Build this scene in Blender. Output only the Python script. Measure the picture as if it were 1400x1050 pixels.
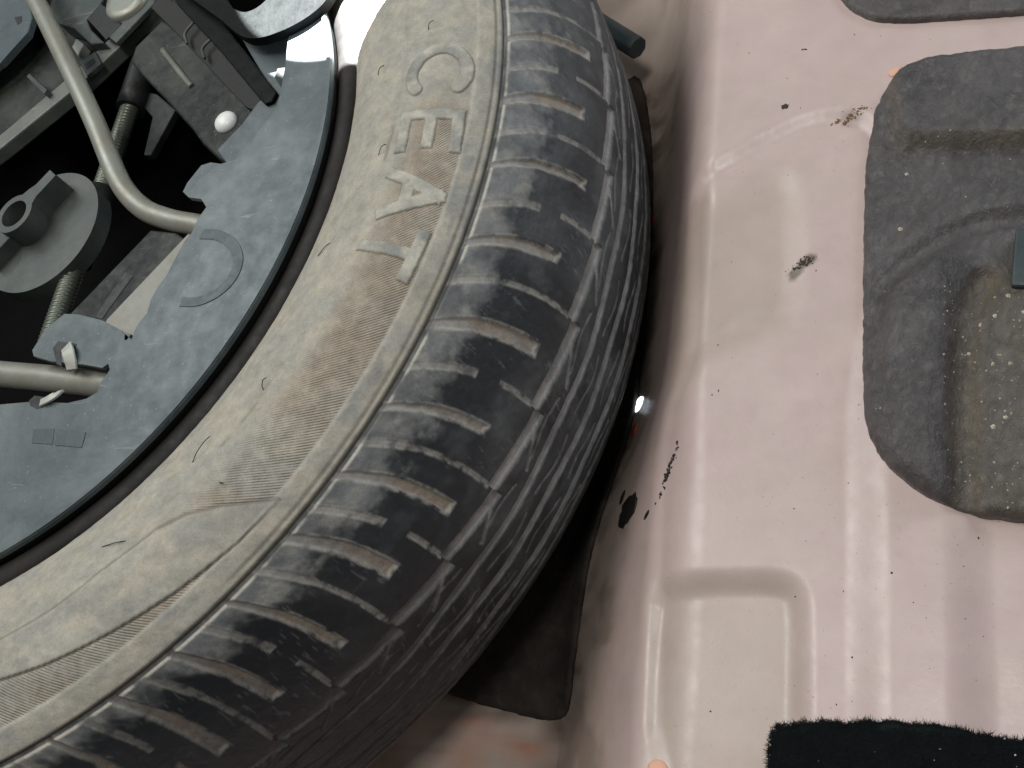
import bpy, math, random
import numpy as np
from mathutils import Vector, Matrix
from mathutils.geometry import tessellate_polygon

# ------------------------------------------------------------------ scene, camera, light
for o in list(bpy.data.objects): bpy.data.objects.remove(o)
scene = bpy.context.scene
COL = scene.collection
MM = 0.001                                     # everything below is written in millimetres
CAM = np.array([407.997, -226.464, 331.283])
CR = np.array([0.91672282, 0.13770196, -0.37504326])
CU = np.array([0.03485293, 0.90758358, 0.41842242])
CD = np.array([-0.39800069, 0.39664873, -0.82720326])
FOC = 1382.634                                 # focal length for a 1400 x 1050 frame

cam_data = bpy.data.cameras.new('camera')
cam = bpy.data.objects.new('camera', cam_data); COL.objects.link(cam)
m = Matrix(((CR[0], CU[0], -CD[0], CAM[0]*MM), (CR[1], CU[1], -CD[1], CAM[1]*MM), (CR[2], CU[2], -CD[2], CAM[2]*MM), (0, 0, 0, 1)))
cam.matrix_world = m
cam_data.sensor_width = 36; cam_data.lens = 36*FOC/1400
cam_data.clip_start = 0.005; cam_data.clip_end = 50
scene.camera = cam

world = bpy.data.worlds.new('World'); scene.world = world; world.use_nodes = True
bg = world.node_tree.nodes['Background']
bg.inputs[0].default_value = (0.80, 0.93, 1.0, 1); bg.inputs[1].default_value = 0.08

def area(name, loc, target, size, power, color, size_y=None):
    d = bpy.data.lights.new(name, 'AREA'); d.energy = power; d.color = color
    d.shape = 'RECTANGLE'; d.size = size; d.size_y = size_y or size
    o = bpy.data.objects.new(name, d); COL.objects.link(o); o.location = loc
    o.rotation_euler = (Vector(target)-Vector(loc)).to_track_quat('-Z', 'Y').to_euler()
    return o
area('ceiling_lamp', (-0.28, 0.08, 1.25), (0.25, 0, 0), 0.42, 5.6, (1.0, 0.95, 0.90), 0.42)
area('overhead_lamp', (0.47, -0.20, 1.20), (0.33, -0.05, 0), 0.22, 4.0, (1.0, 0.96, 0.93), 0.22)
area('daylight_opening', (-0.58, 0.48, 1.05), (0.1, 0, 0.05), 0.7, 5.6, (0.92, 0.99, 1.0), 0.6)
area('side_daylight', (0.95, 0.60, 0.50), (0.28, -0.05, 0), 0.45, 2.5, (0.80, 0.90, 1.0), 0.35)
sd = bpy.data.lights.new('sunbeam', 'SPOT'); sd.energy = 6500; sd.color = (0.97, 0.98, 1.0)
sd.shadow_soft_size = 0.0015; sd.spot_blend = 0.015
so = bpy.data.objects.new('sunbeam', sd); COL.objects.link(so)
# beam enters low from the far side; its upper edge cuts the tray at y = 50 mm
BD = np.array([0.0, math.cos(math.radians(55)), math.sin(math.radians(55))])
top_edge = np.array([178.0, 50.0, 72.5]); RB = 70.0; DB = 2000.0
bcen = top_edge + np.array([0, math.sin(math.radians(55)), -math.cos(math.radians(55))])*RB
so.location = (bcen + BD*DB)*MM
so.rotation_euler = Vector(-BD).to_track_quat('-Z', 'Y').to_euler()
sd.spot_size = 2*math.atan(RB/DB)

scene.render.engine = 'CYCLES'
scene.view_settings.view_transform = 'Standard'; scene.view_settings.look = 'None'
scene.view_settings.exposure = 0.12; scene.view_settings.gamma = 1.0
scene.view_settings.use_curve_mapping = False

# ------------------------------------------------------------------ helpers
rng = np.random.default_rng(7)
random.seed(7)
def unp(x, y, z):
    """point of the place seen at photo pixel (x, y) at height z (mm)"""
    d = CD + CR*(x-700)/FOC - CU*(y-525)/FOC
    return CAM + (z-CAM[2])/d[2]*d
def upoly(s, z):
    return np.array([unp(*map(float, p.split(',')), z)[:2] for p in s.split()])
def sstep(a, b, x):
    t = np.clip((x-a)/(b-a), 0, 1); return t*t*(3-2*t)
_T = rng.random((8, 257, 257)); _T[:, 256, :] = _T[:, 0, :]; _T[:, :, 256] = _T[:, :, 0]
def vnoise(x, y, k=0):
    x = np.asarray(x, float)+31.7*k; y = np.asarray(y, float)+17.3*k
    xi = np.floor(x).astype(int); yi = np.floor(y).astype(int)
    fx = x-xi; fy = y-yi; fx = fx*fx*(3-2*fx); fy = fy*fy*(3-2*fy)
    xi %= 256; yi %= 256; T = _T[k % 8]
    return (T[xi, yi]*(1-fx)+T[xi+1, yi]*fx)*(1-fy) + (T[xi, yi+1]*(1-fx)+T[xi+1, yi+1]*fx)*fy
def fbm(x, y, k=0, n=4):
    o = 0; a = .5; s = 0
    for i in range(n):
        o = o+a*vnoise(x*2**i, y*2**i, k+i); s += a; a *= .5
    return o/s
def chaikin(P, n=2):
    P = np.asarray(P, float)
    for _ in range(n):
        Q = np.roll(P, -1, 0); P = np.stack([.75*P+.25*Q, .25*P+.75*Q], 1).reshape(-1, P.shape[1])
    return P
def smooth_path(P, n=8):
    C = np.asarray(P, float); P = np.vstack([2*C[0]-C[1], C, 2*C[-1]-C[-2]]); o = []
    for i in range(len(C)-1):
        p0, p1, p2, p3 = P[i:i+4]; t = np.linspace(0, 1, n, endpoint=False)[:, None]
        o.append(.5*(2*p1+(p2-p0)*t+(2*p0-5*p1+4*p2-p3)*t*t+(3*p1-p0-3*p2+p3)*t**3))
    o.append(C[-1:]); return np.vstack(o)
def seg_dist(x, y, P, closed=False):
    P = np.asarray(P, float); Q = np.roll(P, -1, 0) if closed else P[1:]; A = P if closed else P[:-1]
    best = np.full(np.shape(x), 1e9)
    for a, b in zip(A, Q):
        e = b-a; L = (e**2).sum()+1e-12
        t = np.clip(((x-a[0])*e[0]+(y-a[1])*e[1])/L, 0, 1)
        best = np.minimum(best, (x-a[0]-t*e[0])**2+(y-a[1]-t*e[1])**2)
    return np.sqrt(best)
def sdf(x, y, P):
    d = seg_dist(x, y, P, True); ins = np.zeros(np.shape(x), bool)
    for a, b in zip(P, np.roll(P, -1, 0)):
        c = ((a[1] > y) != (b[1] > y))
        with np.errstate(divide='ignore', invalid='ignore'):
            ins ^= c & (x < (b[0]-a[0])*(y-a[1])/(b[1]-a[1]+1e-12)+a[0])
    return np.where(ins, -d, d)

def wloc(o):
    v = np.zeros(3)
    while o is not None:
        v += np.array(o.location)/MM; o = o.parent
    return v
def tag(o, label=None, cat=None, group=None, kind=None):
    if label: o['label'] = label
    if cat: o['category'] = cat
    if group: o['group'] = group
    if kind: o['kind'] = kind
    return o
def thing(name, loc, label, cat, group=None):
    o = bpy.data.objects.new(name, None); COL.objects.link(o); o.location = np.array(loc)*MM
    o.empty_display_size = .02
    return tag(o, label, cat, group)
def mesh_obj(name, verts, faces, mat, parent=None, smooth=True, cols=None, uv=None, normals=None, loc=None):
    """verts in world millimetres; the object's origin goes to loc (or its parent's origin)"""
    verts = np.asarray(verts, float)
    base = wloc(parent)
    off = np.zeros(3)
    if loc is not None: off = np.asarray(loc, float)-base
    me = bpy.data.meshes.new(name)
    v = (verts-base-off)*MM
    if isinstance(faces, np.ndarray):
        nf, k = faces.shape
        me.vertices.add(len(v)); me.vertices.foreach_set('co', v.astype(np.float32).ravel())
        me.loops.add(nf*k); me.loops.foreach_set('vertex_index', faces.astype(np.int32).ravel())
        me.polygons.add(nf); me.polygons.foreach_set('loop_start', np.arange(0, nf*k, k, dtype=np.int32))
        me.update(calc_edges=True)
    else:
        me.from_pydata([tuple(p) for p in v], [], [tuple(int(i) for i in f) for f in faces]); me.update()
    if uv is not None:
        L = me.uv_layers.new(name='UVMap'); li = np.empty(len(me.loops), np.int32); me.loops.foreach_get('vertex_index', li)
        L.data.foreach_set('uv', np.asarray(uv, np.float32)[li].ravel())
    if cols is not None:
        a = me.color_attributes.new('Col', 'FLOAT_COLOR', 'POINT')
        c = np.ones((len(v), 4), np.float32); c[:, :cols.shape[1]] = cols; a.data.foreach_set('color', c.ravel())
    if smooth: me.polygons.foreach_set('use_smooth', np.ones(len(me.polygons), bool))
    me.validate()
    if normals is not None: me.normals_split_custom_set_from_vertices([tuple(n) for n in normals])
    o = bpy.data.objects.new(name, me); COL.objects.link(o)
    me.materials.append(mat)
    if parent: o.parent = parent
    o.location = off*MM
    return o
def bevel(o, w, seg=2, ang=35):
    b = o.modifiers.new('bevel', 'BEVEL'); b.width = w*MM; b.segments = seg; b.limit_method = 'ANGLE'; b.angle_limit = math.radians(ang)
    b.harden_normals = False
    return o
def prism(name, P, ztop, thick, mat, parent=None, holes=(), bev=.5, loc=None, zfun=None, seg=2):
    """plate with outline P (n x 2, mm) between ztop - thick and ztop; holes are cut right through"""
    rings = [np.asarray(P, float)]+[np.asarray(h, float) for h in holes]
    tris = tessellate_polygon([[Vector((p[0], p[1], 0)) for p in r] for r in rings])
    flat = np.vstack(rings); n = len(flat)
    zt = np.full(n, float(ztop)) if zfun is None else zfun(flat[:, 0], flat[:, 1])
    V = np.vstack([np.c_[flat, zt], np.c_[flat, zt-thick]])
    F = []
    for t in tris:
        a, b, c = (flat[i] for i in t)
        up = (b[0]-a[0])*(c[1]-a[1])-(b[1]-a[1])*(c[0]-a[0]) > 0
        t = tuple(t) if up else tuple(t)[::-1]
        F.append(t); F.append(tuple(i+n for i in t[::-1]))
    s = 0
    for k, r in enumerate(rings):
        A = .5*np.sum(r[:, 0]*np.roll(r[:, 1], -1)-r[:, 1]*np.roll(r[:, 0], -1))
        for i in range(len(r)):
            a, b = s+i, s+(i+1) % len(r)
            q = (a+n, b+n, b, a)
            F.append(q if (A > 0) == (k == 0) else q[::-1])
        s += len(r)
    o = mesh_obj(name, V, F, mat, parent, smooth=False, loc=loc)
    if bev: bevel(o, bev, seg)
    return o
def frame_along(P):
    T = np.gradient(P, axis=0); T /= np.linalg.norm(T, axis=1)[:, None]
    ref = np.array([0, 0, 1.]) if abs(T[0, 2]) < .9 else np.array([1., 0, 0])
    N = []; n = ref-T[0]*(ref@T[0])
    for t in T:
        n = n-t*(n@t); n /= np.linalg.norm(n); N.append(n.copy())
    N = np.array(N); return T, N, np.cross(T, N)
def tube(name, P, r, mat, parent=None, seg=18, rfun=None, cap=True, loc=None, flat=1.0):
    P = np.asarray(P, float); T, N, B = frame_along(P); a = np.linspace(0, 2*np.pi, seg, endpoint=False)
    L = np.concatenate([[0], np.cumsum(np.linalg.norm(np.diff(P, axis=0), axis=1))])
    R = np.broadcast_to(np.asarray(r, float), (len(P),))[:, None]*np.ones(seg)
    if rfun is not None: R = rfun(L[:, None], a[None, :])
    V = P[:, None]+R[..., None]*(flat*np.cos(a)[None, :, None]*N[:, None]+np.sin(a)[None, :, None]*B[:, None])
    n = len(P); i = np.arange(n-1)[:, None]*seg; j = np.arange(seg)[None, :]; j2 = (j+1) % seg
    F = np.stack([i+j, i+j2, i+seg+j2, i+seg+j], -1).reshape(-1, 4)
    V = V.reshape(-1, 3)
    F = [tuple(f) for f in F]
    if cap: F += [tuple(range(seg))[::-1], tuple(range((n-1)*seg, n*seg))]
    o = mesh_obj(name, V, F, mat, parent, smooth=True, loc=loc)
    if cap:
        fl = np.ones(len(o.data.polygons), bool); fl[-2:] = False; o.data.polygons.foreach_set('use_smooth', fl)
    return o
def grid_faces(nx, ny):
    i = np.arange(nx-1)[:, None]*ny; j = np.arange(ny-1)[None, :]
    return np.stack([i+j, i+ny+j, i+ny+j+1, i+j+1], -1).reshape(-1, 4)
def patch(name, P, ztop, zbase, step, mat, parent=None, loc=None, rnd=2.0, cols=None, edge_noise=0):
    """soft sheet with outline P: top ztop(x, y), rounded rim, skirt down to zbase(x, y)"""
    P = np.asarray(P, float); lo = P.min(0)-2*step; hi = P.max(0)+2*step
    xs = np.arange(lo[0], hi[0]+step, step); ys = np.arange(lo[1], hi[1]+step, step)
    X, Y = np.meshgrid(xs, ys, indexing='ij')
    D = lambda x, y: sdf(x, y, P)+(edge_noise*(fbm(x*.35, y*.35, 3)-.5)*2 if edge_noise else 0)
    d = D(X, Y); F = grid_faces(len(xs), len(ys))
    keep = (d.ravel()[F] < 0).sum(1) >= 2; F = F[keep]
    used = np.unique(F); x = X.ravel()[used].copy(); y = Y.ravel()[used].copy(); dd = d.ravel()[used]
    mp = np.full(X.size, -1); mp[used] = np.arange(len(used)); F = mp[F]
    cnt = {}
    for f in F:
        for k in range(4):
            a, b = int(f[k]), int(f[(k+1) % 4]); cnt[(a, b)] = 1
    bnd = [(a, b) for (a, b) in cnt if (b, a) not in cnt]
    bv = np.array(sorted({a for e in bnd for a in e}))
    for _ in range(2):
        h = .05; g = np.stack([D(x[bv]+h, y[bv])-D(x[bv]-h, y[bv]), D(x[bv], y[bv]+h)-D(x[bv], y[bv]-h)], -1)
        g /= np.linalg.norm(g, axis=1)[:, None]+1e-9; s = D(x[bv], y[bv]); x[bv] -= g[:, 0]*s; y[bv] -= g[:, 1]*s
    din = np.maximum(-D(x, y), 0)
    zt = ztop(x, y); zb = zbase(x, y)
    t = np.clip(din/rnd, 0, 1); z = zb+(zt-zb)*(.45+.55*np.sqrt(1-(1-t)**2))
    nv = len(x); V = np.c_[x, y, z]
    low = np.c_[x[bv], y[bv], zb[bv]-.4]; V2 = np.vstack([V, low]); m2 = {int(b): nv+i for i, b in enumerate(bv)}
    Q = [(b, a, m2[a], m2[b]) for a, b in bnd]
    Fa = np.vstack([F, np.array(Q)])
    c = None
    if cols is not None: c = cols(V2[:, 0], V2[:, 1])
    return mesh_obj(name, V2, Fa, mat, parent, smooth=True, loc=loc, cols=c)

# ------------------------------------------------------------------ materials
def srgb(r, g, b):
    f = lambda c: (c/255)/12.92 if c/255 <= .04045 else ((c/255+.055)/1.055)**2.4
    return (f(r), f(g), f(b), 1)
class Mat:
    def __init__(s, name):
        s.m = bpy.data.materials.new(name); s.m.use_nodes = True; s.t = s.m.node_tree; s.b = s.t.nodes['Principled BSDF']
        s.tc = s.n('ShaderNodeTexCoord')
    def n(s, t, **kw):
        o = s.t.nodes.new(t)
        for k, v in kw.items(): setattr(o, k, v)
        return o
    def l(s, a, b): s.t.links.new(a, b)
    def coord(s, scale=(1, 1, 1), kind='Object'):
        mp = s.n('ShaderNodeMapping'); mp.inputs['Scale'].default_value = scale; s.l(s.tc.outputs[kind], mp.inputs[0]); return mp.outputs[0]
    def noise(s, scale, detail=4, rough=.55, vec=None, dist=0):
        o = s.n('ShaderNodeTexNoise'); o.inputs['Scale'].default_value = scale; o.inputs['Detail'].default_value = detail
        o.inputs['Roughness'].default_value = rough; o.inputs['Distortion'].default_value = dist
        s.l(vec if vec is not None else s.tc.outputs['Object'], o.inputs['Vector']); return o.outputs['Fac']
    def ramp(s, fac, stops):
        o = s.n('ShaderNodeValToRGB'); e = o.color_ramp.elements
        while len(e) < len(stops): e.new(.5)
        for k, (p, c) in enumerate(stops):
            e[k].position = p; e[k].color = c if isinstance(c, tuple) else (c, c, c, 1)
        s.l(fac, o.inputs[0]); return o.outputs['Color']
    def mix(s, fac, a, b, mode='MIX'):
        o = s.n('ShaderNodeMix', data_type='RGBA', blend_type=mode)
        for i, v in ((0, fac), (6, a), (7, b)):
            if hasattr(v, 'links'): s.l(v, o.inputs[i])
            else: o.inputs[i].default_value = v
        return o.outputs[2]
    def math(s, op, a, b=0.5):
        o = s.n('ShaderNodeMath', operation=op)
        for i, v in ((0, a), (1, b)):
            if hasattr(v, 'links'): s.l(v, o.inputs[i])
            else: o.inputs[i].default_value = v
        return o.outputs[0]
    def bump(s, h, strength, dist, prev=None):
        o = s.n('ShaderNodeBump'); o.inputs['Strength'].default_value = strength; o.inputs['Distance'].default_value = dist
        s.l(h, o.inputs['Height'])
        if prev is not None: s.l(prev, o.inputs['Normal'])
        return o.outputs[0]
    def set(s, color=None, rough=None, normal=None, metal=None, spec=None, coat=None, coat_rough=None):
        for key, v in (('Base Color', color), ('Roughness', rough), ('Normal', normal), ('Metallic', metal), ('Specular IOR Level', spec), ('Coat Weight', coat), ('Coat Roughness', coat_rough)):
            if v is None: continue
            if hasattr(v, 'links'): s.l(v, s.b.inputs[key])
            else: s.b.inputs[key].default_value = v
        return s.m

def plain(name, base, var, scale=60, rough=(.45, .7), bmp=.15, metal=0, dusty=None, dust_amt=.5, spec=.5, scratch=None):
    """worn one-colour material: mottled colour, scratches, uneven gloss, optional dust film"""
    M = Mat(name); f = M.noise(scale, 6, .6); f2 = M.noise(scale*5, 4, .6)
    c = M.mix(f, base, var)
    if dusty:
        d = M.ramp(M.noise(scale*.6, 8, .68, dist=.6), [(.45, 0.0), (.75, 1.0)])
        c = M.mix(M.math('MULTIPLY', d, dust_amt), c, dusty)
    if scratch:
        sc = M.ramp(M.noise(90, 4, .6, vec=M.coord((.35, 5, 1)), dist=.7), [(.66, 0.0), (.69, 1.0)])
        c = M.mix(M.math('MULTIPLY', M.math('MULTIPLY', sc, M.ramp(M.noise(30, 3), [(.48, 0.0), (.6, 1.0)])), .55), c, scratch)
        sp = M.ramp(M.noise(700, 2, .5), [(.70, 0.0), (.74, 1.0)]); c = M.mix(M.math('MULTIPLY', sp, .5), c, scratch)
    r = M.ramp(f2, [(.3, rough[0]), (.7, rough[1])])
    return M.set(c, r, M.bump(M.noise(scale*14, 3), bmp, .0006), metal, spec)

# painted steel of the boot floor
M = Mat('floor_paint')
big = M.noise(16, 3, .5); mid = M.noise(70, 5, .6, dist=.3); fine = M.noise(420, 3)
pink = M.mix(M.ramp(mid, [(.3, 0.0), (.75, 1.0)]), srgb(192, 170, 167), srgb(201, 181, 175))
attr = M.n('ShaderNodeAttribute', attribute_name='Col')
sep = M.n('ShaderNodeSeparateColor'); M.l(attr.outputs['Color'], sep.inputs[0])
col = M.mix(sep.outputs[0], pink, M.mix(mid, srgb(166, 153, 138), srgb(182, 168, 154)))          # beige primer showing
col = M.mix(M.math('MULTIPLY', M.ramp(big, [(.48, 0.0), (.72, 1.0)]), .3), col, srgb(196, 186, 172))
dirt = M.ramp(M.noise(190, 9, .72), [(.63, 0.0), (.73, 1.0)])
col = M.mix(M.math('MULTIPLY', dirt, .22), col, srgb(120, 108, 92))
spk = M.ramp(M.noise(900, 2, .5), [(.735, 0.0), (.77, 1.0)])
col = M.mix(M.math('MULTIPLY', spk, .5), col, srgb(90, 80, 70))
col = M.mix(sep.outputs[1], col, M.mix(M.noise(300, 5, .7), srgb(70, 58, 48), srgb(112, 98, 82)))   # grime lying in the well
col = M.mix(sep.outputs[2], col, M.mix(M.noise(260, 4), srgb(186, 120, 92), srgb(206, 152, 126)))     # rust bloom
scm = M.ramp(M.noise(60, 3, .5, vec=M.coord((9, .5, 1)), dist=.4), [(.66, 0.0), (.70, 1.0)])             # fine scuffs
col = M.mix(M.math('MULTIPLY', M.math('MULTIPLY', scm, M.ramp(M.noise(24, 3), [(.5, 0.0), (.62, 1.0)])), .08), col, srgb(216, 204, 198))
dfl = M.ramp(M.noise(34, 7, .7, dist=.8), [(.42, 0.0), (.8, 1.0)])
col = M.mix(M.math('MULTIPLY', dfl, .34), col, srgb(178, 166, 150))                                       # dust film
ro = M.ramp(M.noise(120, 6, .65), [(.3, .30), (.7, .52)])
nb = M.bump(M.noise(750, 2), .05, .0008)
nb = M.bump(M.noise(90, 4), .14, .0012, nb)
M.set(col, ro, nb, 0, .5, .18, .30); PAINT = M.m

# tyre rubber under dust: the colour (rubber, dust, dried mud, painted shade) is stored per vertex
M = Mat('tyre_rubber')
attr = M.n('ShaderNodeAttribute', attribute_name='Col')
uvn = M.n('ShaderNodeUVMap', uv_map='UVMap')
n1 = M.noise(260, 6, .65); n2 = M.noise(1400, 3, .6)
g = M.ramp(n1, [(.25, .80), (.75, 1.18)])
c = M.mix(1.0, attr.outputs['Color'], g, 'MULTIPLY')
c = M.mix(1.0, c, M.ramp(n2, [(.3, .88), (.7, 1.1)]), 'MULTIPLY')
# fine moulded hatching (alpha of the colour = where), in tyre coordinates
sx = M.n('ShaderNodeSeparateXYZ'); M.l(uvn.outputs[0], sx.inputs[0])
ph = M.math('ADD', M.math('MULTIPLY', sx.outputs[0], .72), M.math('MULTIPLY', sx.outputs[1], -.66))
wv = M.math('SINE', M.math('MULTIPLY', ph, 2*math.pi/.84))
wv01 = M.math('MULTIPLY', M.math('ADD', wv, 1.0), .5)
hm = M.math('MULTIPLY', attr.outputs['Alpha'], M.ramp(M.noise(220, 5, .6), [(.34, 0.15), (.6, 1.0)]))
c = M.mix(M.math('MULTIPLY', hm, M.math('MULTIPLY', wv01, .34)), c, srgb(84, 75, 62))
nb = M.bump(M.math('MULTIPLY', wv, hm), .6, .0003)
nb = M.bump(n1, .25, .0007, nb); nb = M.bump(n2, .3, .00025, nb)
bw = M.n('ShaderNodeRGBToBW'); M.l(attr.outputs['Color'], bw.inputs[0])
M.set(c, M.ramp(M.math('ADD', bw.outputs[0], M.math('MULTIPLY', M.noise(180, 4), .06)), [(.04, .44), (.22, .85)]), nb, 0, .5); RUBBER = M.m

PAD = None
M = Mat('bitumen_pad')
f = M.noise(60, 6, .65, dist=.5); st = M.noise(330, 6, .7, vec=M.coord((1, .7, 1)), dist=.8)
c = M.mix(M.ramp(f, [(.3, 0.0), (.7, 1.0)]), srgb(66, 63, 63), srgb(95, 91, 90))
c = M.mix(M.ramp(st, [(.52, 0.0), (.75, .55)]), c, srgb(122, 117, 110))
attr = M.n('ShaderNodeAttribute', attribute_name='Col'); sep = M.n('ShaderNodeSeparateColor'); M.l(attr.outputs['Color'], sep.inputs[0])
c = M.mix(M.math('MULTIPLY', sep.outputs[0], M.ramp(M.noise(500, 5, .7), [(.35, .25), (.7, 1.0)])), c, srgb(112, 100, 78))
nb = M.bump(st, .8, .0016); nb = M.bump(M.noise(1300, 4, .6), .5, .0005, nb)
M.set(c, M.ramp(M.noise(150, 5), [(.3, .27), (.7, .5)]), nb, 0, .5); PAD = M.m

TRAY = plain('tray_plastic', srgb(60, 71, 76), srgb(84, 94, 97), 30, (.34, .6), .12, dusty=srgb(142, 148, 145), dust_amt=.45, scratch=srgb(150, 156, 154))
TRAYD = plain('tray_plastic_dark', srgb(54, 64, 69), srgb(68, 78, 82), 60, (.35, .55), .1)
BLACKP = plain('black_plastic', srgb(11, 13, 13), srgb(22, 25, 24), 70, (.4, .65), .12, dusty=srgb(90, 96, 90), dust_amt=.25)
JACKM = plain('jack_black_paint', srgb(15, 18, 17), srgb(30, 34, 32), 50, (.45, .7), .15, dusty=srgb(104, 108, 96), dust_amt=.42, scratch=srgb(120, 122, 110), spec=.35)
KNOB = plain('knob_plastic', srgb(56, 62, 60), srgb(76, 82, 78), 60, (.35, .55), .1, dusty=srgb(120, 124, 116), dust_amt=.35)
COLLAR = plain('collar_black_plastic', srgb(5, 7, 7), srgb(9, 13, 12), 40, (.4, .6), .15, dusty=srgb(20, 25, 22), dust_amt=.5, spec=.12)
JACKG = plain('jack_grey_paint', srgb(48, 56, 56), srgb(74, 82, 80), 50, (.4, .65), .12, dusty=srgb(132, 134, 124), dust_amt=.5, scratch=srgb(150, 150, 140), spec=.4)
ZINC = plain('dull_zinc', srgb(132, 136, 128), srgb(160, 160, 150), 55, (.36, .55), .08, metal=.35, dusty=srgb(140, 122, 100), dust_amt=.45, scratch=srgb(176, 172, 160))
SCREW = plain('screw_steel', srgb(92, 100, 90), srgb(128, 132, 118), 90, (.3, .5), .08, metal=.5)
WHITE = plain('white_paint', srgb(222, 224, 220), srgb(238, 238, 234), 60, (.25, .4), .03)
FOLD = plain('worn_edge_paint', srgb(74, 80, 76), srgb(116, 120, 110), 70, (.4, .6), .15, dusty=srgb(132, 130, 118), dust_amt=.6, scratch=srgb(150, 150, 140))
SLOPE = plain('dusty_pale_plastic', srgb(126, 128, 120), srgb(152, 150, 140), 60, (.4, .6), .1, dusty=srgb(120, 106, 90), dust_amt=.5)
CLIP = plain('pale_plastic', srgb(170, 174, 166), srgb(186, 188, 178), 60, (.35, .5), .05)
RIM = plain('rim_black_paint', srgb(18, 17, 16), srgb(30, 28, 26), 40, (.5, .7), .1, dusty=srgb(66, 59, 52), dust_amt=.45, spec=.25)
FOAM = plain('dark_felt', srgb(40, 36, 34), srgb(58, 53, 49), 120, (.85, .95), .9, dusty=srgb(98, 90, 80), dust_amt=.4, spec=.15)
CARPET = plain('black_carpet', srgb(18, 22, 23), srgb(36, 41, 42), 200, (.9, 1.0), .8, spec=.1)
TEAL = plain('rubber_strip', srgb(44, 56, 58), srgb(62, 74, 76), 60, (.4, .6), .15, dusty=srgb(96, 104, 102), dust_amt=.4)
SEAL = plain('black_sealant', srgb(16, 16, 14), srgb(28, 27, 22), 200, (.5, .7), .3)
REDM = plain('red_scrap', srgb(150, 36, 22), srgb(170, 60, 36), 200, (.4, .6), .1)
PEACH = plain('peach_flake', srgb(214, 160, 132), srgb(226, 184, 160), 150, (.5, .7), .2)
BROWN = plain('brown_dirt', srgb(110, 84, 56), srgb(140, 112, 80), 300, (.8, .95), .5)
DARKD = plain('dark_dirt', srgb(46, 40, 36), srgb(74, 64, 56), 300, (.8, .95), .5)
GRITM = plain('pale_grit', srgb(190, 178, 150), srgb(224, 216, 200), 300, (.6, .8), .3)
VOID = plain('rim_inside_black', srgb(9, 9, 9), srgb(14, 14, 14), 60, (.85, .95), .1, spec=.08)
M = Mat('glowing_white'); M.set(srgb(220, 226, 235), .4); M.b.inputs['Emission Color'].default_value = (.82, .9, 1, 1); M.b.inputs['Emission Strength'].default_value = 5.0; GLOWSPOT = M.m  # bluish-white emission
HAIR = plain('rubber_hair', srgb(26, 25, 23), srgb(40, 38, 34), 200, (.6, .8), .1)

# ------------------------------------------------------------------ boot floor with the wheel well
Z0 = 10.0; ZW = -89.5
def smin(a, b, k):
    h = np.clip(.5+.5*(b-a)/k, 0, 1); return b*(1-h)+a*h-k*h*(1-h)
def smax(a, b, k): return -smin(-a, -b, k)
def rbox(x, y):
    cx, cy, hx, hy, r = -8., 0., 327., 360., 120.
    qx = np.abs(x-cx)-hx+r; qy = np.abs(y-cy)-hy+r
    return np.hypot(np.maximum(qx, 0), np.maximum(qy, 0))+np.minimum(np.maximum(qx, qy), 0)-r
R2 = chaikin(upoly('880,262 960,266 1010,250 1060,232 1078,238 1085,262 1086,330 1084,405 1074,436 1040,450 985,466 955,480 935,505 880,520', Z0), 2)
R3 = chaikin(upoly('860,792 950,790 1040,786 1078,792 1092,812 1094,860 1092,1160 860,1160', Z0), 2)
STEP = chaikin(upoly('1004,206 1060,170 1125,143 1178,148 1194,170 1230,190 1500,190 1500,330 1250,330 1170,320 1060,250 1010,230', Z0), 2)
SINK = chaikin(upoly('935,245 1000,212 1060,176 1120,152 1176,154 1205,178 1250,210 1500,210 1500,1300 880,1300 880,560 930,500 940,400', Z0), 2)
G1 = upoly('1186,560 1188,700 1189,850 1190,1010', Z0)
G2 = upoly('1345,385 1318,440 1314,560 1316,700 1319,850 1325,1010', Z0)
CHAN = chaikin(upoly('1192,1200 1190,850 1188,700 1186,560 1196,450 1230,395 1290,352 1312,362 1316,440 1316,560 1318,700 1322,850 1328,1200', Z0), 2)
RING = unp(668, 1048, ZW)[:2]
def floor_h(x, y):
    d = rbox(x, y); lin = Z0-(-d)*(Z0-ZW)/(46.+26.*sstep(-40, -130, y)*sstep(200, 290, x))
    z = smax(smin(np.full_like(x, Z0), lin, 17.), np.full_like(x, ZW), 30.)
    up = sstep(-18, -2, d)                                       # stamped features live on the upper deck
    z = z-up*(3.0*sstep(4.2, -4.2, sdf(x, y, SINK)))
    z = z-up*(2.2*sstep(6.5, -6.5, sdf(x, y, R2)))
    z = z-up*(4.4*sstep(5.0, -6.0, sdf(x, y, R3)))
    z = z+4.4*sstep(8.5, -7.0, sdf(x, y, CHAN))*up
    rr = np.hypot(x-RING[0], y-RING[1])
    z = z+4.0*sstep(24, 19, rr)-2.0*sstep(15, 11, rr)
    z = z+(fbm(x*.03, y*.03, 2, 2)-.5)*.8
    return z
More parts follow.
